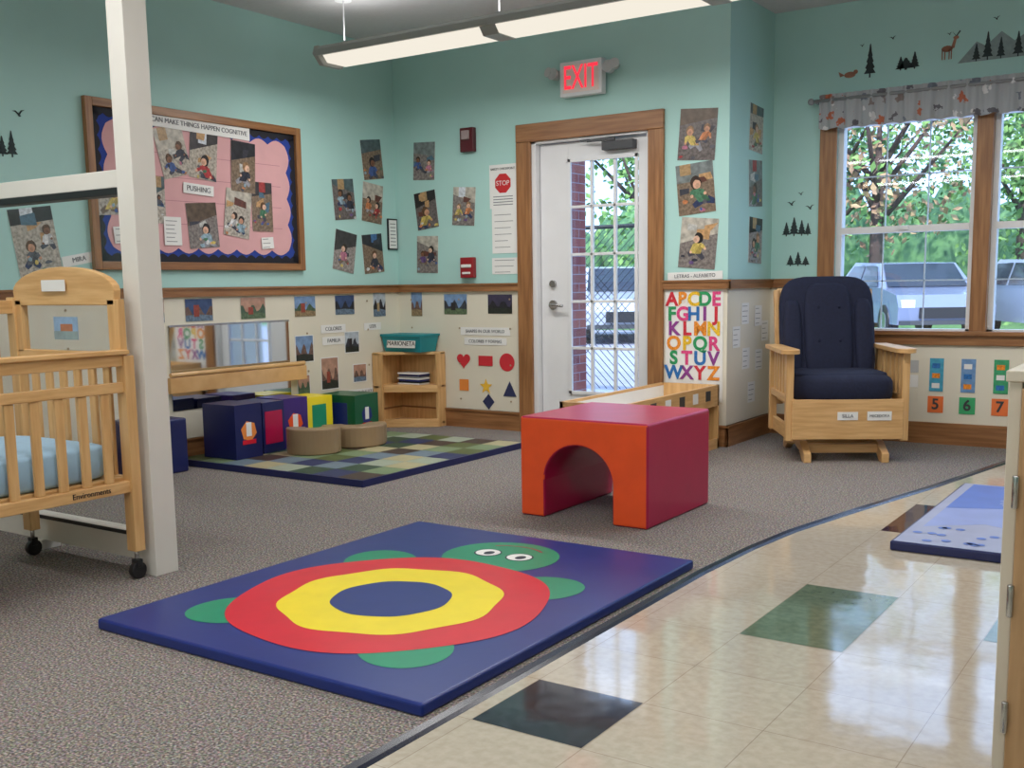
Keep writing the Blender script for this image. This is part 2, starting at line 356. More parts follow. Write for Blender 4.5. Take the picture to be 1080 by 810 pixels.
# ------------------------------------------------------------ wall photos
SK=[c(222,176,148),c(204,152,122),c(132,90,66),c(226,186,160)]
SH=[c(176,60,64),c(66,92,150),c(206,184,100),c(78,126,96),c(216,216,216),c(190,120,144),c(50,50,64),c(202,130,84),c(104,80,130),c(150,176,190),c(90,90,98)]
HR=[c(54,38,30),c(92,64,42),c(34,28,28),c(150,116,84)]
FL=[c(130,122,118),c(150,142,138),c(106,98,96),c(176,168,156),c(128,110,92)]
BW_=[c(60,56,58),c(44,44,50),c(120,128,128),c(96,80,66),c(80,96,100),c(184,178,166),c(40,36,38)]
def cm(pre,col,v=.24,s=55): return mat(pre+'%02x%02x%02x'%tuple(int(x*255) for x in col[:3]),col,.32,v,s)
def photo(w,u,z,sw,sh,tilt=0,kind='kids',border=.0,name='photo_print'):
    b=MB()
    b.box(-sw/2,sw/2,-sh/2,sh/2,0,.0015,WPAPER)
    x0,x1,y0,y1=-sw/2+border,sw/2-border,-sh/2+border,sh/2-border
    W=x1-x0;H=y1-y0;zz=[.0019];R=random
    def P(pts,m):
        pts=[(min(max(px,x0),x1),min(max(py,y0),y1)) for px,py in pts]
        b.poly(pts,zz[0],m);zz[0]+=.0001
    def wob(cx,cy,rx,ry,m,n=14,a=.1): P([(cx+(px-cx)*R.uniform(1-a,1+a),cy+(py-cy)*R.uniform(1-a,1+a)) for px,py in ell(cx,cy,rx,ry,n)],m)
    def limb(xa,ya,xb,yb,w0,w1,m):
        d=math.hypot(xb-xa,yb-ya)+1e-6;nx,ny=-(yb-ya)/d,(xb-xa)/d
        P([(xa+nx*w0,ya+ny*w0),(xb+nx*w1,yb+ny*w1),(xb-nx*w1,yb-ny*w1),(xa-nx*w0,ya-ny*w0)],m)
    if kind=='kids':
        P(rect(x0,x1,y0,y1),cm('pf',R.choice(FL),.35,60))
        h=R.uniform(.5,.8);k=R.uniform(-.14,.14)
        P([(x0,y0+H*(h-k)),(x1,y0+H*(h+k)),(x1,y1),(x0,y1)],cm('pb',R.choice(BW_),.3,25))
        if R.random()<.6:
            px=x0+W*R.uniform(.05,.6);P(rect(px,px+W*.3,y0+H*R.uniform(.72,.8),y1),cm('pb',R.choice([c(210,216,224),c(170,140,100),c(160,60,60),c(70,110,160)])))
        for q in range(R.choice([1,2,3])):
            px=x0+W*R.uniform(0,.7);py=y0+H*R.uniform(.3,.8);P([(px,py),(px+W*R.uniform(.15,.4),py+H*R.uniform(-.05,.05)),(px+W*R.uniform(.2,.4),py+H*R.uniform(.08,.2)),(px,py+H*R.uniform(.08,.17))],cm('pb',R.choice([c(190,150,104),c(60,60,70),c(80,110,130),c(190,190,186),c(100,60,50)])))
        nk=R.choice([1,1,2,2]);xs=[.5] if nk==1 else [.28,.7]
        for q in range(nk):
            s=W*({1:.21,2:.165}[nk])*R.uniform(.85,1.2);cx=x0+W*(xs[q]+R.uniform(-.1,.1));cy=y0+H*R.uniform(.36,.66);ln=R.uniform(-1,1)*s
            sk=R.choice(SK);sh_=R.choice(SH);pt=cm('ps',R.choice([c(46,56,92),c(70,70,82),c(150,150,158),c(120,100,84)]))
            bx,by=cx-ln,cy-s*1.8
            limb(bx-s*.3,by,bx-s*R.uniform(.8,1.6),by-s*R.uniform(.0,1.0),s*.42,s*.28,pt);limb(bx+s*.3,by,bx+s*R.uniform(.6,1.6),by-s*R.uniform(.3,1.0),s*.42,s*.28,pt)
            P([(bx-s*.68,by-s*.2),(bx+s*.68,by-s*.2),(cx+s*.70,cy-s*.8),(cx+s*.25,cy-s*.4),(cx-s*.25,cy-s*.4),(cx-s*.70,cy-s*.8)],cm('ps',sh_))
            P([(bx-s*.1,by-s*.2),(bx+s*.68,by-s*.2),(cx+s*.70,cy-s*.8),(cx+s*.2,cy-s*.6)],cm('ps',tuple(list(x*.6 for x in sh_[:3])+[1])))
            for sg in(-1,1):
                ex,ey=cx+sg*s*R.uniform(.5,1.3),cy-s*R.uniform(1.1,2.0);limb(cx+sg*s*.5,cy-s*.8,ex,ey,s*.26,s*.18,cm('ps',sh_));wob(ex,ey,s*.19,s*.19,cm('sk',sk,.12),8)
            tl=R.uniform(-.35,.35)
            wob(cx,cy+s*.1,s*.66,s*.72,cm('hr',R.choice(HR),.4),16,.08)
            wob(cx+s*tl,cy-s*.10,s*.46,s*.48,cm('sk',sk,.14),14,.06)
            wob(cx+s*tl*1.5,cy-s*.22,s*.26,s*.26,cm('sk',tuple(list(x*.75 for x in sk[:3])+[1]),.12),8,.1)
        for q in range(R.choice([3,4,5])):
            wob(x0+W*R.uniform(.05,.95),y0+H*R.uniform(.03,.28),W*R.uniform(.03,.10),W*R.uniform(.03,.06),cm('ps',R.choice(SH)),7,.3)
    elif kind=='scene':
        sky=R.choice([c(120,150,190),c(180,140,120),c(60,80,120),c(180,190,200),c(60,56,80)])
        P(rect(x0,x1,y0,y1),cm('pc',sky,.2,20))
        a=R.uniform(0,6);pts=[(x0,y0)]+[(x0+W*i/11,y0+H*(.5+.18*math.sin(i*1.3+a)+R.uniform(-.07,.07))) for i in range(12)]+[(x1,y0)]
        P(pts,cm('pd',R.choice([c(56,60,70),c(70,92,72),c(36,36,44),c(110,86,76)]),.3,50))
        P([(x0,y0),(x1,y0),(x1,y0+H*.24),(x0+W*.5,y0+H*.3),(x0,y0+H*.27)],cm('pe',R.choice([c(90,110,80),c(40,46,40),c(100,120,140),c(140,120,90)]),.3,60))
        if R.random()<.5: P(rect(x0+W*.3,x0+W*.5,y0+H*.2,y0+H*R.uniform(.5,.85)),cm('pd',R.choice([c(180,150,110),c(150,70,56),c(40,36,40)]),.2,60))
    return b.done(name,wallM(w,u,z,tilt))
for u,z,t in((-.55,1.59,5),(-.25,1.88,7),(-.26,1.58,-6),(-.56,1.24,-10),(-.27,1.23,5)): photo('L',u,z,.21,.27,t)
for u,z,t in((.27,1.87,-3),(.28,1.53,7),(.61,1.54,-4),(.28,1.22,-2)): photo('D',u,z,.19,.26,t)
for u,z,t in((2.35,1.87,-4),(2.34,1.555,5),(2.36,1.23,-5)): photo('D',u,z,.24,.30,t)
for u,z,t in((.42,1.93,-3),(.42,1.60,3),(.43,1.25,-2)): photo('R',u,z,.22,.28,t)
photo('L',-2.84,1.25,.24,.34,8)
photo('L',-3.18,1.40,.2,.26,-6)
for u,sw,sh in((-2.12,.08,.13),(-1.83,.20,.13),(-1.41,.2,.13),(-.96,.19,.13),(-.58,.19,.13),(-.22,.13,.18)): photo('L',u,.878,sw,sh,0,'scene')
for u,sw,sh in((.17,.1,.17),(.52,.2,.14),(.90,.2,.13)): photo('D',u,.868,sw,sh,0,'scene')
for u,z,sw,sh in((-.98,.60,.17,.18),(-.52,.62,.15,.15),(-.75,.42,.17,.22),(-1.0,.36,.12,.14),(-.45,.40,.14,.13)): photo('L',u,z,sw,sh,0,'scene',.006)
BLKT=mat('ink_black',c(30,30,34),.7,.05,20)
INK=mat('ink_grey',c(110,112,118),.7,.05,20)
def label(w,u,z,sw,sh,body,size,tilt=0,lines=0,name='paper_label',tm=None,off=.002):
    b=MB();b.prism(rect(-sw/2,sw/2,-sh/2,sh/2),0,.0015,WPAPER)
    for i in range(lines):
        yy=sh*.36-sh*.72*i/max(1,lines-1) if not body else sh*.15-sh*.55*i/max(1,lines-1)
        k=random.uniform(.5,.8)*sw/2;b.poly(rect(-sw*.4,-sw*.4+2*k*.95,yy-.003,yy+.001),.0019,GREY)
    o=b.done(name,wallM(w,u,z,tilt,off))
    if body: text(body,size,tm or BLKT,Matrix.Translation((0,0 if not lines else sh*.36,.003)),o)
    return o
b=MB();b.box(-.05,.05,-.11,.11,0,.012,BLACK);b.box(-.042,.042,-.1,.1,.012,.0125,WPAPER)
for i in range(7): b.poly(rect(-.03,.03,-.08+.025*i,-.074+.025*i),.013,GREY)
b.done('framed_notice',wallM('L',-.06,1.37))
for a in((-.70,.72,.24,.055,'COLORES',.036),(-.70,.64,.22,.055,'FAMILIA',.036),(-.30,.72,.18,.05,'LEER',.034),(-.42,.26,.30,.055,'NATURALEZA',.036),(-2.60,1.165,.2,.055,'MIRA',.036,10)): label('L',*a,tm=INK)
label('D',.77,.68,.42,.055,'SHAPES IN OUR WORLD',.030,tm=INK);label('D',.77,.61,.36,.05,'COLORES Y FORMAS',.030,tm=INK)
label('D',2.34,1.035,.36,.05,'LETRAS - ALFABETO',.030,1,0,tm=INK,off=.004)
for u,z in((.28,.80),(.5,.78),(.3,.52),(.52,.50),(.4,.3),(.62,.68),(.14,.66)): label('R',u,z,.12,.13,'',0,0,4,'paper_notice')
label('D',.95,1.36,.21,.30,'',0,0,6,'paper_notice');label('D',.95,1.125,.22,.11,'',0,0,3,'paper_notice')
o=label('D',.94,1.655,.22,.29,'SAFETY CHECKPOINT',.020,0,0,'stop_sign_notice')
o.children[0].matrix_local=Matrix.Translation((0,.115,.003))
b=MB();REDP=mat('red_print',c(200,40,44),.6,.03,20);b.poly(ell(0,0,.068,.068,8,math.pi/8,math.pi/8+2*math.pi),0,REDP);x=b.done('octagon',None,o);x.matrix_local=Matrix.Translation((0,.02,.003))
text('STOP',.045,WPAPER,Matrix.Translation((0,.02,.0045)),o)
b=MB()
for i in range(4): b.poly(rect(-.08,.08,-.07-.018*i,-.064-.018*i),0,GREY)
x=b.done('fine_print',None,o);x.matrix_local=Matrix.Translation((0,0,.003))
b=MB();AL=mat('alarm_maroon',c(90,24,34),.35,.03,20);b.box(-.055,.055,-.08,.08,0,.04,AL);b.box(-.03,.03,.0,.06,.04,.06,mat('strobe',c(170,150,150),.1,.02,5));b.done('fire_alarm_strobe',wallM('D',.67,1.98),bevel=.004)
b=MB();AR=mat('alarm_red',c(150,24,34),.35,.03,20);b.box(-.055,.055,-.07,.07,0,.04,AR);b.box(-.042,.042,-.0,.022,.04,.05,WPAPER);b.box(-.035,.035,-.045,-.03,.04,.048,WPAPER);b.done('fire_alarm_pull_station',wallM('D',.65,1.12),bevel=.004)
# exit sign
b=MB()
b.box(-.15,.15,-.105,.105,.02,.075,WHITE);b.box(-.05,.05,-.05,.05,0,.02,WHITE)
b.box(-.13,.13,-.085,.085,.075,.077,mat('exit_face',c(240,222,214),.4,.02,5))
EXR=emis('exit_red',(1,.04,.07,1),1.2)
for s in(-1,1):
    b.cyl((s*.15,.04,.05),(s*.19,.05,.05),.018,LGREY);
    b.cyl((s*.19,.035,.03),(s*.20,.045,.09),.028,LGREY,.038,18);b.cyl((s*.225,.05,.03),(s*.24,.06,.08),.024,LGREY,.032,18)
o=b.done('exit_sign',wallM('D',1.59,2.275),bevel=.004)
text('EXIT',.19,EXR,Matrix.Translation((0,0,.079))@Matrix.Diagonal((.64,1.08,1,1)),o,bold=.001)
# ------------------------------------------------------------ bulletin board
b=MB()
BW,BH=1.56,.90
BB=mat('board_blue',c(34,62,150),.8,.05,8);PK=mat('board_pink_paper',c(218,168,170),.8,.04,6);BK=mat('board_border_black',c(22,22,34),.7,.05,8)
fw=.045
for x in(-BW/2,BW/2-fw): b.box(x,x+fw,-BH/2,BH/2,0,.03,WOOD)
for y in(-BH/2,BH/2-fw): b.box(-BW/2+fw,BW/2-fw,y,y+fw,0,.03,WOODH)
b.box(-BW/2+fw,BW/2-fw,-BH/2+fw,BH/2-fw,0,.01,BB)
def scal(wd,ht,n,m,amp):
    pts=[]
    for k in range(n*6): pts.append((-wd/2+wd*k/(n*6),-ht/2-amp*abs(math.sin(math.pi*k/6))))
    n2=int(n*ht/wd)
    for k in range(n2*6): pts.append((wd/2+amp*abs(math.sin(math.pi*k/6)),-ht/2+ht*k/(n2*6)))
    for k in range(n*6): pts.append((wd/2-wd*k/(n*6),ht/2+amp*abs(math.sin(math.pi*k/6))))
    for k in range(n2*6): pts.append((-wd/2-amp*abs(math.sin(math.pi*k/6)),ht/2-ht*k/(n2*6)))
    return pts
DKP=mat('pink_seam',c(180,126,134),.8,.02,5)
def rim(z,m,t,amp):
    for (xa,xb,ya,yb) in((-.735,.735,-.405,-.405+t),(-.735,.735,.405-t,.405),(-.735,-.735+t,-.405,.405),(.735-t,.735,-.405,.405)):
        hz=(xb-xa)>(yb-ya);L=(xb-xa) if hz else (yb-ya);n=max(3,int(L/.07));pts=[]
        if hz:
            ins=1 if ya<0 else -1;base=ya if ya<0 else yb
            pts=[(xa,base)]+[(xa+L*k/(n*6),base+ins*(t+amp*abs(math.sin(math.pi*k/6)))) for k in range(n*6+1)]+[(xb,base)]
        else:
            ins=1 if xa<0 else -1;base=xa if xa<0 else xb
            pts=[(base,ya)]+[(base+ins*(t+amp*abs(math.sin(math.pi*k/6))),ya+L*k/(n*6)) for k in range(n*6+1)]+[(base,yb)]
        b.poly(pts,z,m)
rim(.0105,BK,.03,.018)
b.poly(scal(BW-.26,BH-.25,9,PK,.03),.0125,PK)
for i in range(1,5): b.poly(rect(-.6,.6,-.32+.13*i,-.317+.13*i),.013,DKP)
bo=b.done('bulletin_board',wallM('L',-1.745,1.56),bevel=.003)
def onboard(o):
    mw=o.matrix_world.copy();o.parent=bo;o.matrix_parent_inverse=bo.matrix_world.inverted();o.matrix_world=mw
for u,z,sw,sh,t in((-1.97,1.775,.2,.28,14),(-1.75,1.775,.2,.28,-6),(-1.45,1.73,.19,.3,-3),(-2.38,1.50,.2,.19,4),(-2.10,1.50,.12,.26,0),(-1.78,1.37,.22,.26,4),(-1.51,1.45,.2,.28,-8),(-1.31,1.50,.17,.3,0)):
    o=photo('L',u,z,sw,sh,t);o.location.x+=.014+random.uniform(0,.002);bpy.context.view_layer.update();onboard(o)
for a in((-1.76,1.935,.74,.075,'CAN MAKE THINGS HAPPEN COGNITIVE',.038,-1,0),(-1.80,1.575,.22,.06,'PUSHING',.042,-3,0),(-2.0,1.33,.12,.16,'',0,0,6),(-1.28,1.28,.1,.07,'',0,4,3),(-2.33,1.30,.12,.09,'',0,4,3)):
    o=label('L',*a,tm=INK);o.location.x+=.018;bpy.context.view_layer.update();onboard(o)
# ------------------------------------------------------------ decals
DECB=mat('decal_dark',c(48,60,62),.8,.1,30);DECG=mat('decal_grey',c(140,158,158),.8,.1,30);DECO=mat('decal_orange',c(160,112,90),.8,.1,30)
def tree_pts(x,h,w):
    p=[(x-w*.06,0),(x-w*.06,h*.12)];n=5;L=[];Rr=[]
    for i in range(n):
        y=h*(.12+.88*i/n);ww=w*.5*(1-i/n);L.append((x-ww,y));L.append((x-ww*.55,y+h*.88/n*.75))
    for i in reversed(range(n)):
        y=h*(.12+.88*i/n);ww=w*.5*(1-i/n);Rr.append((x+ww*.55,y+h*.88/n*.75));Rr.append((x+ww,y))
    return p+L+[(x,h)]+Rr+[(x+w*.06,h*.12),(x+w*.06,0)]
def trees(w,u,z,spec,m=DECB,nm='tree_decal',mt=False):
    b=MB()
    if mt: b.prism([(-.2,0),(-.1,.11),(-.05,.08),(.03,.15),(.1,.09),(.15,.12),(.24,0)],0,.0008,DECG)
    for x,h,ww in spec: b.prism(tree_pts(x,h,ww),.0009,.0015,m)
    b.done(nm,wallM(w,u,z))
def bird(w,u,z,s,t=0):
    b=MB();b.prism([(-s,s*.45),(-s*.5,s*.35),(-s*.15,0),(0,-.25*s),(s*.35,-.2*s),(s*.2,.05*s),(s*.5,s*.5),(s*.95,s*.75),(s*.35,s*.65),(0,s*.2),(-s*.45,s*.55)],0,.001,DECB);b.done('bird_decal',wallM(w,u,z,t))
trees('W',3.15,2.21,[(0,.2,.07)]);trees('W',3.36,2.23,[(0,.07,.12),(.05,.1,.06),(-.03,.08,.06)],DECB,'bush_decal');
trees('W',3.85,2.23,[(-.1,.10,.05),(-.04,.16,.06),(.03,.12,.05),(.12,.14,.06)],DECB,'mountain_decal',True)
trees('W',4.3,2.23,[(-.1,.12,.05),(.05,.16,.06)],DECB,'mountain_decal',True)
trees('W',2.72,1.28,[(-.07,.09,.06),(-.02,.12,.07),(.03,.10,.06),(.07,.08,.05)]);trees('W',2.73,1.09,[(-.05,.07,.06),(.0,.09,.06),(.05,.06,.06)])
for u,z,s in((2.68,1.48,.03),(2.80,1.45,.03),(2.74,1.54,.02),(3.28,2.42,.02),(3.10,2.40,.015),(3.6,2.40,.015),(3.85,2.45,.02)): bird('W',u,z,s)
trees('L',-3.15,1.66,[(-.1,.16,.08),(-.02,.22,.10),(.07,.15,.08),(.14,.12,.07)]);trees('L',-2.98,1.66,[(0,.1,.06),(.05,.13,.06)])
bird('L',-2.88,1.87,.035);bird('L',-2.75,1.53,.03)
b=MB()
b.prism(ell(0,.06,.032,.018,12),0,.001,DECO);b.prism([(.02,.06),(.035,.11),(.05,.11),(.04,.06)],0,.001,DECO);b.prism(ell(.047,.118,.016,.010,10),0,.001,DECO)
for x in(-.026,-.012,.012,.024): b.prism(rect(x-.003,x+.003,0,.06),0,.001,DECO)
for s in(-1,1): b.prism([(.045,.125),(.045+s*.02,.155),(.05+s*.022,.15),(.05,.124)],0,.001,DECB)
b.done('deer_decal',wallM('W',3.59,2.26))
b=MB();b.prism(ell(0,0,.035,.018,14),0,.001,DECO);b.prism(ell(.035,.014,.014,.013,10),0,.001,DECO);b.prism([(-.03,0),(-.07,.025),(-.06,-.008)],0,.001,DECO);b.done('fox_decal',wallM('W',3.03,2.24))
# ------------------------------------------------------------ wall mirror with barre
b=MB()
b.box(-2.06,-1.12,.30,.79,0,.006,MIRROR);
b.box(-2.06,-1.12,.784,.796,0,.012,METAL)
b.done('mirror_panel',wallM('L',0,0))
b=MB()
b.box(-2.13,-1.05,.41,.50,.06,.085,MAPLEH);b.cyl((-2.12,.515,.075),(-1.06,.515,.075),.014,MAPLEH)
for u in(-2.10,-1.075): b.box(u-.02,u+.02,.42,.49,.0,.06,MAPLE)
b.done('wooden_barre',wallM('L',0,0),bevel=.003)
# ------------------------------------------------------------ shapes on door wall
def shape(nm,u,z,pts,m):
    b=MB();b.prism(pts,0,.002,m);b.done(nm,wallM('D',u,z))
RP=mat('paper_red',c(206,44,54),.7,.03,9);OP=mat('paper_orange',c(236,140,60),.7,.03,9);NP=mat('paper_navy',c(44,50,90),.7,.03,9);YP=mat('paper_yellow',c(240,190,60),.7,.03,9)
heart=[]
for i in range(40):
    t=2*math.pi*i/40;heart.append((.0036*16*math.sin(t)**3,.0036*(13*math.cos(t)-5*math.cos(2*t)-2*math.cos(3*t)-math.cos(4*t))))
shape('heart_cutout',.58,.475,heart,RP);shape('rectangle_cutout',.77,.475,rect(-.06,.06,-.035,.035),RP);shape('circle_cutout',.95,.47,ell(0,0,.062),RP)
shape('square_cutout',.58,.30,rect(-.04,.04,-.04,.04),OP)
shape('star_cutout',.77,.295,[((.055 if i%2==0 else .023)*math.sin(i*math.pi/5),(.055 if i%2==0 else .023)*math.cos(i*math.pi/5)) for i in range(10)],YP)
shape('triangle_cutout',.97,.28,[(-.055,-.045),(.055,-.045),(0,.06)],NP);shape('diamond_cutout',.79,.19,[(-.05,0),(0,-.055),(.05,0),(0,.055)],NP)
# ------------------------------------------------------------ alphabet poster
b=MB();b.prism(rect(-.19,.19,-.34,.34),0,.002,WPAPER);o=b.done('alphabet_poster',wallM('D',2.335,.61))
LC=[mat('let%d'%i,cc,.6,.25,90) for i,cc in enumerate([c(206,44,60),c(40,110,180),c(40,150,90),c(230,140,40),c(140,60,140),c(220,70,130),c(232,186,40)])]
k=0
for r,row in enumerate(['ABCDE','FGHIJ','KLMN','OPQR','STUV','WXYZ']):
    for q,ch in enumerate(row):
        n=len(row);text(ch,.115,LC[(k*3+r)%7],Matrix.Translation(((q-(n-1)/2)*(.073 if n==5 else .088),.282-r*.090,.004)),o,bold=.004)
        k+=1
for i,(u,num,cc) in enumerate(((3.60,'5',c(236,120,60)),(3.78,'6',c(60,170,110)),(3.96,'7',c(236,120,60)),(4.14,'8',c(60,170,110)),(4.32,'9',c(236,120,60)))):
    b=MB();m1=mat('card%d'%(i%3),[c(70,160,190),c(110,150,196),c(60,160,110)][i%3],.6,.15,30)
    b.prism(rect(-.04,.04,.0,.20),0,.002,m1);b.prism(rect(-.045,.045,-.13,-.03),0,.002,mat('num%d'%(i%2),cc,.6,.03,9))
    for j in range(3): b.poly(rect(-.025,.02,.02+.06*j,.05+.06*j),.0025,[WPAPER,LC[3],LC[1]][(i+j)%3])
    o=b.done('number_card',wallM('W',u,.32));text(num,.09,DGREY,Matrix.Translation((0,-.08,.004)),o,bold=.002)
b=MB()
for j in range(3): b.prism(rect(-.025,.025,.0+.09*j,.075+.09*j),0,.002,[CREAM,WPAPER,LGREY][j])
b.done('strip_poster',wallM('W',3.47,.25))
# ------------------------------------------------------------ turtle mat
b=MB();x0,x1,y0,y1=2.305,3.54,-4.185,-2.665
b.box(x0,x1,y0,y1,0,.034,VBLUE)
o=b.done('turtle_play_mat',bevel=.008,seg=3)
b=MB();cx,cy=2.93,-3.575;z=.0348
for a,(sx,sy) in enumerate(((-1,-1),(1,-1),(-1,1),(1,1))):
    an=math.atan2(sy,sx);pts=[(cx+.47*math.cos(an)*1.0+p[0]*math.cos(an)-p[1]*math.sin(an),cy+.47*math.sin(an)+p[0]*math.sin(an)+p[1]*math.cos(an)) for p in ell(0,0,.15,.13)]
    b.poly(pts,z,VGRN)
b.poly(ell(cx-.0,-2.975,.215,.205),z,VGRN)
def blob(r,amp,n,ph=0): return [(cx+(r+amp*math.cos(n*t+ph))*math.cos(t),cy+(r+amp*math.cos(n*t+ph))*math.sin(t)) for t in [2*math.pi*i/96 for i in range(96)]]
b.poly(blob(.495,.008,6,1),z+.0006,VRED);b.poly(blob(.345,.008,8,.6),z+.0012,VYEL);b.poly(blob(.188,.002,8),z+.0018,VBLUE)
ol=mat('outline_dark',c(20,40,60),.4,.02,9)
for s in(-1,1):
    ex=cx+s*.068;ey=-2.955
    b.poly(ell(ex,ey,.052,.050),z+.0006,ol);b.poly(ell(ex,ey,.046,.044),z+.0012,WPAPER);b.poly(ell(ex+.008,ey-.004,.018,.024),z+.0018,ol)
arc=ell(cx,-2.905,.13,.085,20,math.radians(35),math.radians(145))+ell(cx,-2.905,.12,.078,20,math.radians(35),math.radians(145))[::-1]
b.poly(arc,z+.0006,VCRIM)
b.done('turtle_design',None,o)
# ------------------------------------------------------------ checkered mat
pal=[mat('ck%d'%i,cc,.5,.05,20) for i,cc in enumerate([c(84,96,52),c(176,168,130),c(120,140,104),c(66,52,44),c(38,48,92),c(110,128,140),c(158,168,148),c(48,74,54)])]
b=MB();X0,X1,Y0,Y1=.07,1.49,-2.10,-.62;n=8
b.box(X0,X1,Y0,Y1,0,.035,VNAVY)
for i in range(n):
    for j in range(n):
        m=pal[[0,1,4,2,6,3,5,7][(i*3+j*5+(i*j)%3)%8]]
        b.poly(rect(X0+.01+(X1-X0-.02)*i/n,X0+.01+(X1-X0-.02)*(i+1)/n-.002,Y0+.01+(Y1-Y0-.02)*j/n,Y0+.01+(Y1-Y0-.02)*(j+1)/n-.002),.0356,m)
b.done('checkered_play_mat')
# ------------------------------------------------------------ tunnel block
b=MB();x0,x1,y0,y1,H=2.52,3.135,-2.22,-1.60,.435
cx=(x0+x1)/2-.02;r=.165;zs=.165
arch=[(cx+r*math.cos(t),zs+r*.95*math.sin(t)) for t in [math.pi*i/24 for i in range(25)]]
out=[(x0,0),(cx-r,0)]+arch[::-1]+[(cx+r,0),(x1,0),(x1,H),(x0,H)]
nO=len(out);F=lambda y:[(p[0],y,p[1]) for p in out]
b.faces(F(y0),[tuple(range(nO))],VORG);b.faces(F(y1),[tuple(range(nO))[::-1]],VORG)
for i in range(nO):
    j=(i+1)%nO;a,e=out[i],out[j]
    b.faces([(a[0],y0,a[1]),(a[0],y1,a[1]),(e[0],y1,e[1]),(e[0],y0,e[1])],[(0,1,2,3)],VCRIM,None,2<=i<=nO-5)
bmesh.ops.remove_doubles(b.bm,verts=b.bm.verts,dist=1e-5);bmesh.ops.recalc_face_normals(b.bm,faces=b.bm.faces)
b.done('foam_tunnel_block',bevel=.012,seg=3)
# ------------------------------------------------------------ low toy table
b=MB();x0,x1,y0,y1,H=2.15,2.53,-1.28,-.06,.385
b.box(x0,x1,y0,y0+.02,0,H,MAPLE);b.box(x0,x1,y1-.02,y1,0,H,MAPLE);b.box(x0,x0+.02,y0,y1,.0,H,MAPLEH);b.box(x1-.02,x1,y0,y1,.26,H,MAPLEH)
b.box(x1-.02,x1,y0,y1,0,.06,MAPLEH);b.box(x0,x1,(y0+y1)/2-.01,(y0+y1)/2+.01,0,.26,MAPLE)
b.box(x0+.02,x1-.02,y0+.02,y1-.02,.26,.28,WPAPER);b.box(x0+.02,x1-.02,y0+.02,y1-.02,.03,.05,MAPLE)
b.box(x0+.02,x0+.022,y0+.02,y1-.02,.28,.37,WPAPER)
for i in range(6):
    yy=y0+.12+.18*i
    b.box(x1,x1+.002,yy,yy+.07,.30,.36,[WPAPER,DGREY][i%2])
for i,m in enumerate((VRED,VYEL,VBLUE,VGRN)): b.box(x0+.06,x0+.26,y0+.1+.27*i,y0+.26+.27*i,.05,.17,m)
b.done('wooden_sensory_table',bevel=.003)
# ------------------------------------------------------------ corner shelf
b=MB();A=.42;Bq=-.32
tri=[(.01,-.01),(A,-.01),(A,-.06),(.28,-.15),(.14,-.24),(.06,Bq),(.01,Bq)]
for z in(.02,.28,.515): b.prism(tri,z,z+.02,MAPLEH)
b.box(.005,.02,Bq,-.01,0,.53,MAPLE);b.box(.02,A,-.02,-.005,0,.53,MAPLE)
b.box(A-.02,A,-.10,-.02,0,.53,MAPLE);b.box(.02,.09,Bq,Bq+.02,0,.53,MAPLE);b.prism([(.09,Bq+.02),(A,-.10),(A-.02,-.10),(.08,Bq+.03)],0,.06,MAPLEH);b.prism([(.09,Bq+.02),(A,-.10),(A-.02,-.10),(.08,Bq+.03)],.25,.30,MAPLEH)
for k in range(7):
    b.box(.1+.006*(k%3),.30+.005*(k%2),-.16,-.04,.30+.012*k,.311+.012*k,[WPAPER,BLKT,VBLUE,WPAPER,GREY,VNAVY,WPAPER][k])
b.done('corner_bookshelf',bevel=.003)
b=MB();TB=mat('teal_box',c(20,140,150),.5,.05,9);z0=.536
v=[(.03,-.2,z0),(.35,-.2,z0),(.35,-.03,z0),(.03,-.03,z0),(.01,-.22,z0+.12),(.37,-.22,z0+.12),(.37,-.01,z0+.12),(.01,-.01,z0+.12)]
b.faces(v,[(0,3,2,1),(0,1,5,4),(1,2,6,5),(2,3,7,6),(3,0,4,7),(4,5,6,7)],TB);b.box(.005,.375,-.225,-.005,z0+.11,z0+.125,TB)
M=Matrix.Translation((.19,-.217,z0+.06))@Matrix.Rotation(math.radians(90-9),4,'X')
b.faces([M@Vector(p) for p in((-.13,-.03,0),(.13,-.03,0),(.13,.03,0),(-.13,.03,0))],[(0,1,2,3)],WPAPER)
o=b.done('teal_storage_box');text('MARIONETA',.045,BLKT,M@Matrix.Translation((0,0,.002)),o)
# ------------------------------------------------------------ foam blocks
def cube(nm,x0,y0,sx,sy,h,m,faces=(),z0=0,rot=0):
    b=MB();b.box(-sx/2,sx/2,-sy/2,sy/2,0,h,m)
    for d,mm,rr in faces:
        e=.0015
        if d=='f': b.box(-sx*rr,sx*rr,-sy/2-e,-sy/2,h*.18,h*.82,mm)
        if d=='r': b.box(sx/2,sx/2+e,-sy*rr,sy*rr,h*.18,h*.82,mm)
        if d=='d':
            zc=h*.5;b.cyl((sx/2,0,zc),(sx/2+e,0,zc),min(sy*rr,.06),mm,seg=6);b.box(sx/2,sx/2+e*1.5,-.02,.02,zc-.03,zc+.05,WPAPER);b.box(sx/2,sx/2+e*1.8,-.05,.05,zc-.075,zc-.05,VRED)
    o=b.done(nm,Matrix.Translation((x0,y0,z0))@Matrix.Rotation(math.radians(rot),4,'Z'),bevel=.012,seg=3)
    return o
MT=.0365
cube('foam_cube',.30,-1.88,.27,.20,.31,VNAVY,(('d',OP,.3),),MT,0)
cube('foam_cube',.17,-2.36,.28,.3,.30,VNAVY,(),0)
cube('foam_cube',.28,-1.66,.24,.18,.30,VNAVY,(('r',VCRIM,.40),),MT,3)
cube('foam_cube',.24,-1.43,.24,.20,.30,VPUR,(('d',VORG,.3),('f',VRED,.35)),MT,-4)
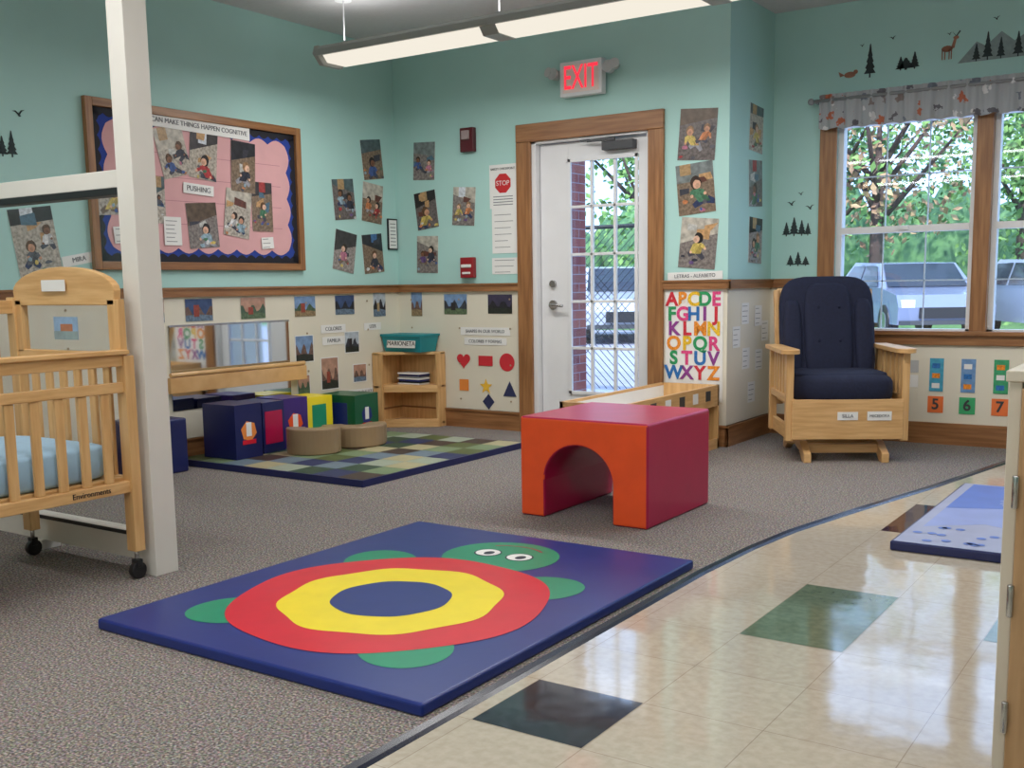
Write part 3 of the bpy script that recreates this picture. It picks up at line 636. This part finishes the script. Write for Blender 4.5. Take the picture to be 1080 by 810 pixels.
cube('foam_cube',.19,-1.17,.22,.24,.28,VYEL,(('r',VGRN,.26),('f',WPAPER,.3)),MT)
cube('foam_cube',.26,-.86,.30,.26,.27,VDG,(('d',VBLUE,.3),('f',VBLUE,.3)),MT,6)
def arc_block(nm,x,y,r0,r1,a0,a1,h,m,z=0):
    b=MB();pts=ell(0,0,r1,r1,20,math.radians(a0),math.radians(a1))+ell(0,0,r0,r0,20,math.radians(a0),math.radians(a1))[::-1]
    b.prism(pts,0,h,m);b.done(nm,Matrix.Translation((x,y,z)),bevel=.015,seg=4)
arc_block('foam_arc_block',.60,-1.53,.045,.16,-150,40,.15,VTAN,MT)
arc_block('foam_arc_block',.60,-1.18,.07,.20,-130,60,.13,VTAN,MT)
# ------------------------------------------------------------ glider chair
b=MB()
CUSH=NAVY
for s in(-1,1):
    x=s*.21
    low=[(-.30,0),(-.24,0),(-.16,.05),(0,.07),(.16,.05),(.26,0),(.32,0)]
    out=low+[(.32,.05),(.2,.105),(0,.12),(-.18,.105),(-.30,.05)]
    v=[(x-.02,p[0],p[1]) for p in out]+[(x+.02,p[0],p[1]) for p in out];n=len(out)
    b.faces(v,[tuple(range(n))[::-1],tuple(range(n,2*n))]+[(i,(i+1)%n,n+(i+1)%n,n+i) for i in range(n)],MAPLEH)
b.box(-.23,.23,-.2,-.16,.04,.09,MAPLEH);b.box(-.23,.23,.14,.18,.04,.09,MAPLEH)
b.box(-.30,.30,-.30,-.275,.13,.35,MAPLEH)
for s in(-1,1):
    b.box(s*.30-.012,s*.30+.012,-.28,.28,.12,.20,MAPLEH)
    b.box(s*.31-.02,s*.31+.02,-.29,-.24,.12,.60,MAPLE);b.box(s*.31-.02,s*.31+.02,.22,.27,.12,.62,MAPLE)
    b.box(s*.31-.015,s*.31+.015,-.27,.25,.33,.37,MAPLEH)
    for k in range(5): b.box(s*.31-.008,s*.31+.008,-.19+.08*k,-.15+.08*k,.36,.60,MAPLE)
    arm=[(s*.31-.045,.27),(s*.31+.045,.27)]+ell(s*.31,-.27,.052,.06,14,0,-math.pi)
    b.prism(arm,.60,.625,MAPLEH)
b.box(-.29,.29,-.27,.24,.30,.33,MAPLEH)
Mb=Matrix.Translation((0,.20,.33))@Matrix.Rotation(math.radians(-14),4,'X')
for s in(-1,1): b.box(s*.27-.02,s*.27+.02,.03,.06,-.05,.64,MAPLE,Mb)
b.box(-.27,.27,.03,.06,.56,.65,MAPLEH,Mb)
for k in range(5): b.box(-.2+.1*k-.015,-.2+.1*k+.015,.035,.05,0,.6,MAPLE,Mb)
b.sup((0,-.03,.40),(.275,.27,.085),CUSH,.45)
b.sup((0,-.03,.40),(.275,.05,.34),CUSH,.42,Mb@Matrix.Translation((0,0,-.04)))
b.sup((0,-.065,.40),(.14,.045,.29),CUSH,.45,Mb@Matrix.Translation((0,0,-.04)))
for s in(-1,1): b.sup((s*.205,-.06,.32),(.055,.045,.24),CUSH,.6,Mb)
for s in(-1,1):
    for zz in(.3,.5): b.sup((s*.06,-.112,zz),(.01,.006,.01),CUSH,1,Mb,10,6)
b.sup((0,.0,.47),(.26,.23,.02),CUSH,.5)
GM=Matrix.Translation((3.20,.03,0))@Matrix.Rotation(math.radians(30),4,'Z')
o=b.done('glider_chair',GM,bevel=.004)
lb=label('D',0,0,.11,.045,'SILLA',.026,tm=INK);lb.name='name_tag';lb.parent=o
lb.matrix_local=Matrix.Translation((.0,-.302,.26))@Matrix.Rotation(math.pi/2,4,'X')
lb2=label('D',0,0,.13,.05,'MECEDORA',.020,tm=INK);lb2.name='name_tag_b';lb2.parent=o
lb2.matrix_local=Matrix.Translation((.17,-.302,.26))@Matrix.Rotation(math.pi/2,4,'X')
# ------------------------------------------------------------ crib
b=MB();xl,xr,yf,yn=1.30,1.93,-3.76,-5.05
for x in(xl,xr):
    b.box(x-.025,x+.025,yf-.02,yf+.02,.10,.78 if x==xr else .98,MAPLE)
    b.box(x-.025,x+.025,yn-.02,yn+.02,.10,.98,MAPLE)
    for y in(yf,yn):
        b.cyl((x,y,.1),(x,y,.065),.008,METAL);b.cyl((x-.012,y,.03),(x+.012,y,.03),.03,BLACK,seg=18);b.box(x-.017,x+.017,y-.012,y+.012,.04,.07,BLACK)
b.box(xr-.015,xr+.015,yn,yf,.745,.785,MAPLEH);b.box(xr-.012,xr+.012,yn,yf,.655,.69,MAPLEH);b.box(xr-.015,xr+.015,yn,yf,.31,.35,MAPLEH)
b.box(xr-.03,xr+.03,yn,yf,.785,.80,MAPLEH)
def slats(x,z0,z1):
    k=yf-.09
    while k>yn+.03:
        b.box(x-.007,x+.007,k-.016,k+.016,z0,z1,MAPLE);k-=.085
slats(xr,.35,.655)
b.box(xl-.015,xl+.015,yn,yf,.92,.97,MAPLEH);b.box(xl-.015,xl+.015,yn,yf,.31,.35,MAPLEH)
slats(xl,.35,.92)
for yy in(yf,yn):
    M=Matrix(((1,0,0,0),(0,0,-1,yy),(0,1,0,0),(0,0,0,1)))
    top=[(xl+.02,.97)]+[((xl+xr)/2-(.30)*math.cos(math.pi*i/16)*1.0,1.0+.085*math.sin(math.pi*i/16)) for i in range(17)]+[(xr-.02,.97)]
    b.prism([(xl+.02,.95),(xr-.02,.95)]+top[::-1],-.014,.014,MAPLEH,M)
    b.box(xl,xl+.06,.78,.97,-.014,.014,MAPLE,M);b.box(xr-.06,xr,.78,.97,-.014,.014,MAPLE,M)
    b.box(xl+.02,xr-.02,.74,.79,-.014,.014,MAPLEH,M);b.box(xl+.02,xr-.02,.31,.36,-.014,.014,MAPLEH,M)
    b.box(xl+.06,xr-.06,.79,.95,-.003,.003,PLEXI,M)
    for i in range(6): b.box(xl+.1+.086*i-.018,xl+.1+.086*i+.018,.36,.74,-.007,.007,MAPLE,M)
b.box(xl+.02,xr-.02,yn+.02,yf-.02,.34,.36,MAPLEH)
SHT=mat('crib_sheet',c(160,196,222),.8,.05,12,.3)
o=b.done('crib',bevel=.004)
b=MB();b.sup(((xl+xr)/2,(yn+yf)/2,.42),(.29,.62,.065),SHT,.25);b.done('mattress',None,o)
b=MB();M=Matrix(((1,0,0,0),(0,0,-1,yf-.02),(0,1,0,0),(0,0,0,1)))
b.box(-.07,.07,-.04,.04,0,.002,mat('ph_sky',c(140,170,200),.5,.1,30));b.box(-.07,.07,-.04,-.01,.002,.003,DECG);b.box(-.03,.04,-.01,.015,.002,.003,mat('ph_house',c(180,120,90),.5,.1,30))
q=b.done('picture_card',None,o);q.matrix_local=M@Matrix.Translation((1.64,.87,0))
b=MB();b.box(-.07,.07,-.02,.02,0,.002,WPAPER);q=b.done('name_card',None,o);q.matrix_local=M@Matrix.Translation((1.58,1.02,0))
text('Environments',.026,BLKT,Matrix(((0,0,1,xr+.017),(1,0,0,-3.93),(0,1,0,.33),(0,0,0,1))),o)
# ------------------------------------------------------------ right mat
b=MB();RB=mat('mat_skyblue',c(88,118,200),.35,.05,9);LV=mat('mat_lilac',c(142,156,210),.35,.05,9);CG=mat('mat_grey',c(160,164,190),.35,.05,9)
b.box(4.05,5.0,-2.05,-.72,0,.035,VNAVY)
o=b.done('cloud_play_mat',bevel=.006,seg=3)
b=MB();z=.0358
b.poly(rect(4.06,4.99,-2.04,-.73),z,CG)
b.poly([(4.10,-1.75),(4.3,-1.6),(4.5,-1.7),(4.75,-1.55),(4.98,-1.65),(4.98,-.75),(4.10,-.75)],z+.0005,LV)
b.poly([(4.10,-1.35),(4.35,-1.25),(4.6,-1.4),(4.98,-1.2),(4.98,-.75),(4.10,-.75)],z+.001,RB)
for i in range(30): b.poly(ell(random.uniform(4.10,4.9),random.uniform(-2.0,-1.72),.018,.018,10),z+.0015,RB)
for i in range(10): b.poly(ell(random.uniform(4.2,4.9),random.uniform(-1.2,-.85),.04,.03,12),z+.0015,LV)
b.done('cloud_design',None,o)
# ------------------------------------------------------------ cabinet at right
b=MB();CB=mat('cabinet_laminate',c(206,198,182),.4,.03,6);CT=mat('cabinet_wood',c(168,132,92),.4,0,4,0,col2=c(186,150,110),stretch=(12,12,1))
x0,x1,y0,y1,H=4.725,5.6,-3.96,-3.55,.815
b.box(x0,x0+.022,y0,y1,0,H,CB);b.box(x1-.02,x1,y0,y1,0,H,CB);b.box(x0+.022,x1-.02,y1-.01,y1,0,H,CB);b.box(x0-.005,x1+.005,y0-.005,y1,H,H+.02,CB);b.box(x0+.022,x1-.02,y0+.02,y1-.01,.05,.07,CB)
b.box(x0+.024,(x0+x1)/2,y0-.018,y0,.05,H-.01,CT);b.box((x0+x1)/2+.004,x1-.02,y0-.018,y0,.05,H-.01,CT)
for z in(.2,.42,.62): b.cyl((x0+.022,y0-.022,z-.03),(x0+.022,y0-.022,z+.03),.006,METAL,seg=10)
b.cyl(((x0+x1)/2-.04,y0-.018,.45),((x0+x1)/2-.04,y0-.04,.45),.012,METAL)
b.done('storage_cabinet',bevel=.002)
# ------------------------------------------------------------ outdoors
def brick_mat():
    m=bpy.data.materials.new('brick');m.use_nodes=True;nt=m.node_tree;b=nt.nodes['Principled BSDF'];b.inputs['Roughness'].default_value=.9
    tc=nt.nodes.new('ShaderNodeTexCoord');sx=nt.nodes.new('ShaderNodeSeparateXYZ');ad=nt.nodes.new('ShaderNodeMath');ad.operation='ADD';cb=nt.nodes.new('ShaderNodeCombineXYZ')
    nt.links.new(tc.outputs['Object'],sx.inputs[0]);nt.links.new(sx.outputs[0],ad.inputs[0]);nt.links.new(sx.outputs[1],ad.inputs[1]);nt.links.new(ad.outputs[0],cb.inputs[0]);nt.links.new(sx.outputs[2],cb.inputs[1])
    br=nt.nodes.new('ShaderNodeTexBrick');br.inputs['Scale'].default_value=4.5;br.inputs['Mortar Size'].default_value=.014;br.inputs['Row Height'].default_value=.3;br.inputs['Brick Width'].default_value=.9
    br.inputs['Color1'].default_value=c(160,90,80);br.inputs['Color2'].default_value=c(128,68,70);br.inputs['Mortar'].default_value=c(160,150,160)
    nt.links.new(cb.outputs[0],br.inputs['Vector']);nt.links.new(br.outputs['Color'],b.inputs['Base Color']);return m
BR=brick_mat()
b=MB();b.box(-1.5,1.0,.15,1.0,-.15,3.2,BR);b.done('brick_pier')
GZ=-.15
LOT=mat('asphalt',c(160,160,172),.9,.1,8);WALK=mat('concrete',c(200,198,204),.9,.06,6);GR=mat('grass',c(90,130,70),.95,.25,12)
b=MB();b.poly(rect(-60,60,.15,80),GZ,LOT);b.poly(rect(-30,30,.9,4),GZ+.01,WALK);b.poly(rect(-60,60,17,80),GZ+.01,GR);b.done('ground_outside')
b=MB();FY=4.2;fx0,fx1,fh=-9,.6,1.75;sp=.085;FM=mat('fence_wire',c(44,50,58),.5,.05,20,metal=.5)
h=.006
k=fx0-fh
while k<fx1:
    for s in(1,-1):
        a=(k,0) if s==1 else (k+fh,0);e=(k+fh,fh) if s==1 else (k,fh)
        if a[0]<fx0 or a[0]>fx1 or e[0]<fx0 or e[0]>fx1: continue
        b.faces([(a[0]-h,FY,GZ+a[1]),(a[0]+h,FY,GZ+a[1]),(e[0]+h,FY,GZ+e[1]),(e[0]-h,FY,GZ+e[1])],[(0,1,2,3)],FM)
    k+=sp
x=fx0+.55
while x<=fx1: b.cyl((x,FY,GZ),(x,FY,GZ+fh+.05),.035,BLACK,seg=8);x+=2.4
b.cyl((fx0,FY,GZ+fh),(fx1,FY,GZ+fh),.022,BLACK,seg=8)
b.done('chain_link_fence')
def car(x,y,rot,col,nm='parked_car'):
    b=MB();pm=mat('car_'+nm+str(x),col,.25,.02,5,coat=.6);dk=mat('car_glass',c(34,42,56),.1,.02,5)
    prof=[(-2.2,.3),(2.2,.3),(2.25,.62),(2.1,.85),(1.15,.98),(.55,1.45),(-1.2,1.5),(-1.95,1.02),(-2.22,.9)]
    w=.88;n=len(prof);wf=lambda z:w if z<1.0 else w-.16*(z-1)/.5
    v=[(p[0],-wf(p[1]),p[1]) for p in prof]+[(p[0],wf(p[1]),p[1]) for p in prof]
    b.faces(v,[tuple(range(n)),tuple(range(n,2*n))[::-1]]+[(i,n+i,n+(i+1)%n,(i+1)%n) for i in range(n)],pm)
    for s in(-1,1):
        b.faces([(.95,s*.892,1.0),(.48,s*.76,1.4),(-.25,s*.76,1.42),(-.25,s*.892,1.0)],[(0,1,2,3)],dk);b.faces([(-.35,s*.892,1.0),(-.35,s*.76,1.42),(-1.15,s*.76,1.42),(-1.7,s*.892,1.03)],[(0,1,2,3)],dk)
        for xx in(-1.35,1.4):
            b.cyl((xx,s*.70,.33),(xx,s*.90,.33),.33,BLACK,seg=24);b.cyl((xx,s*.90,.33),(xx,s*.91,.33),.2,METAL,seg=20)
        b.box(2.1,2.25,s*.7-.12,s*.7+.12,.62,.76,WPAPER)
    b.faces([(1.17,-.76,1.0),(1.17,.76,1.0),(.62,.68,1.44),(.62,-.68,1.44)],[(0,1,2,3)],dk)
    b.box(2.2,2.27,-.5,.5,.42,.62,BLACK);b.box(2.2,2.26,-.85,.85,.3,.38,DGREY)
    bmesh.ops.recalc_face_normals(b.bm,faces=b.bm.faces)
    b.done(nm,Matrix.Translation((x,y,GZ))@Matrix.Rotation(rot,4,'Z'),bevel=.05,seg=3)
car(-.4,16.5,-math.pi/2+.55,c(120,130,156));car(2.4,16.5,-math.pi/2+.5,c(176,184,200));car(5.2,16.5,-math.pi/2+.45,c(60,70,100));car(-5.4,13.5,-math.pi/2+.6,c(176,182,194));car(-8.6,13.5,-math.pi/2+.5,c(60,66,90))
BARK=mat('bark',c(84,66,60),.95,.2,20)
def leafm(n,a,bb): return mat('leaf_'+n,a,.7,0,3,col2=bb)
LG=leafm('green',c(76,122,64),c(140,176,96));LP=leafm('plum',c(140,104,84),c(190,160,116));LB=leafm('bush',c(56,96,66),c(100,140,86))
def tree(x,y,h,r,lm,nm='tree',n=3400,lm2=None):
    b=MB();b.cyl((0,0,0),(0,0,h*.5),.18,BARK,.12)
    for k in range(7):
        a=k*2.4;b.cyl((0,0,h*(.3+.03*k)),(math.cos(a)*r*.7,math.sin(a)*r*.7,h*(.6+.03*k)),.08,BARK,.02,8)
    cl=[(random.gauss(0,r*.42),random.gauss(0,r*.42),h*.62+random.gauss(0,h*.18),random.uniform(.3,.55)*r) for _ in range(20)]
    for i in range(n):
        q=random.choice(cl);d=Vector((random.gauss(0,1),random.gauss(0,1),random.gauss(0,1))).normalized()*q[3]*random.uniform(.5,1)
        p=Vector(q[:3])+d;s=random.uniform(.07,.14);u=Vector((random.gauss(0,1),random.gauss(0,1),random.gauss(0,1))).normalized();w=u.orthogonal().normalized()
        b.faces([p-u*s,p-w*s*.6,p+u*s,p+w*s*.6],[(0,1,2,3)],lm2 if lm2 and random.random()<.35 else lm)
    b.done(nm,Matrix.Translation((x,y,GZ)))
tree(-2.0,20,8,3.0,LP,'tree',3000,LG);tree(2.4,22,8,3.0,LG);tree(-.2,29,9,3.4,LG);tree(-8,20,7,3,LG);tree(-12,18,6,2.6,LG);tree(7.5,22,7.5,3,LG);tree(-5.2,27,9,3.5,LB);tree(11,26,9,4,LB)
b=MB()
for i in range(70):
    x=-32+i*.9+random.uniform(-.3,.3);b.sup((x,35+random.uniform(-1,1),GZ+1.2),(1.2,1.0,random.uniform(2.2,3.6)),LB,1,None,12,8)
b.done('distant_hedge')
# ------------------------------------------------------------ light
w=bpy.data.worlds.new('w');scene.world=w;w.use_nodes=True
bg=w.node_tree.nodes['Background'];bg.inputs[0].default_value=(.50,.68,1,1);bg.inputs[1].default_value=3.0
S=bpy.data.lights.new('sun','SUN');S.energy=6.0;S.angle=.02;S.color=(1,.96,.92);so=bpy.data.objects.new('sun',S);COL.objects.link(so)
so.rotation_euler=(math.radians(48),0,math.radians(20))
# ------------------------------------------------------------ camera
f=1118;roll=.015;p=math.atan(150/1118);yaw=math.radians(34)
F0=Vector((-math.sin(yaw),math.cos(yaw),0));R0=Vector((math.cos(yaw),math.sin(yaw),0));Z=Vector((0,0,1))
F=F0*math.cos(p)-Z*math.sin(p);U=F0*math.sin(p)+Z*math.cos(p)
R=(R0-U*roll).normalized();U2=R.cross(F).normalized()
cam=bpy.data.cameras.new('camera');cam.sensor_width=36;cam.lens=f/1080*36;cam.shift_y=45/1080;cam.clip_start=.05;cam.clip_end=300
co=bpy.data.objects.new('camera',cam);COL.objects.link(co)
co.matrix_world=Matrix(((R.x,U2.x,-F.x,5.0419),(R.y,U2.y,-F.y,-6.0191),(R.z,U2.z,-F.z,1.0),(0,0,0,1)))
scene.camera=co
scene.view_settings.view_transform='Standard'
scene.view_settings.exposure=0
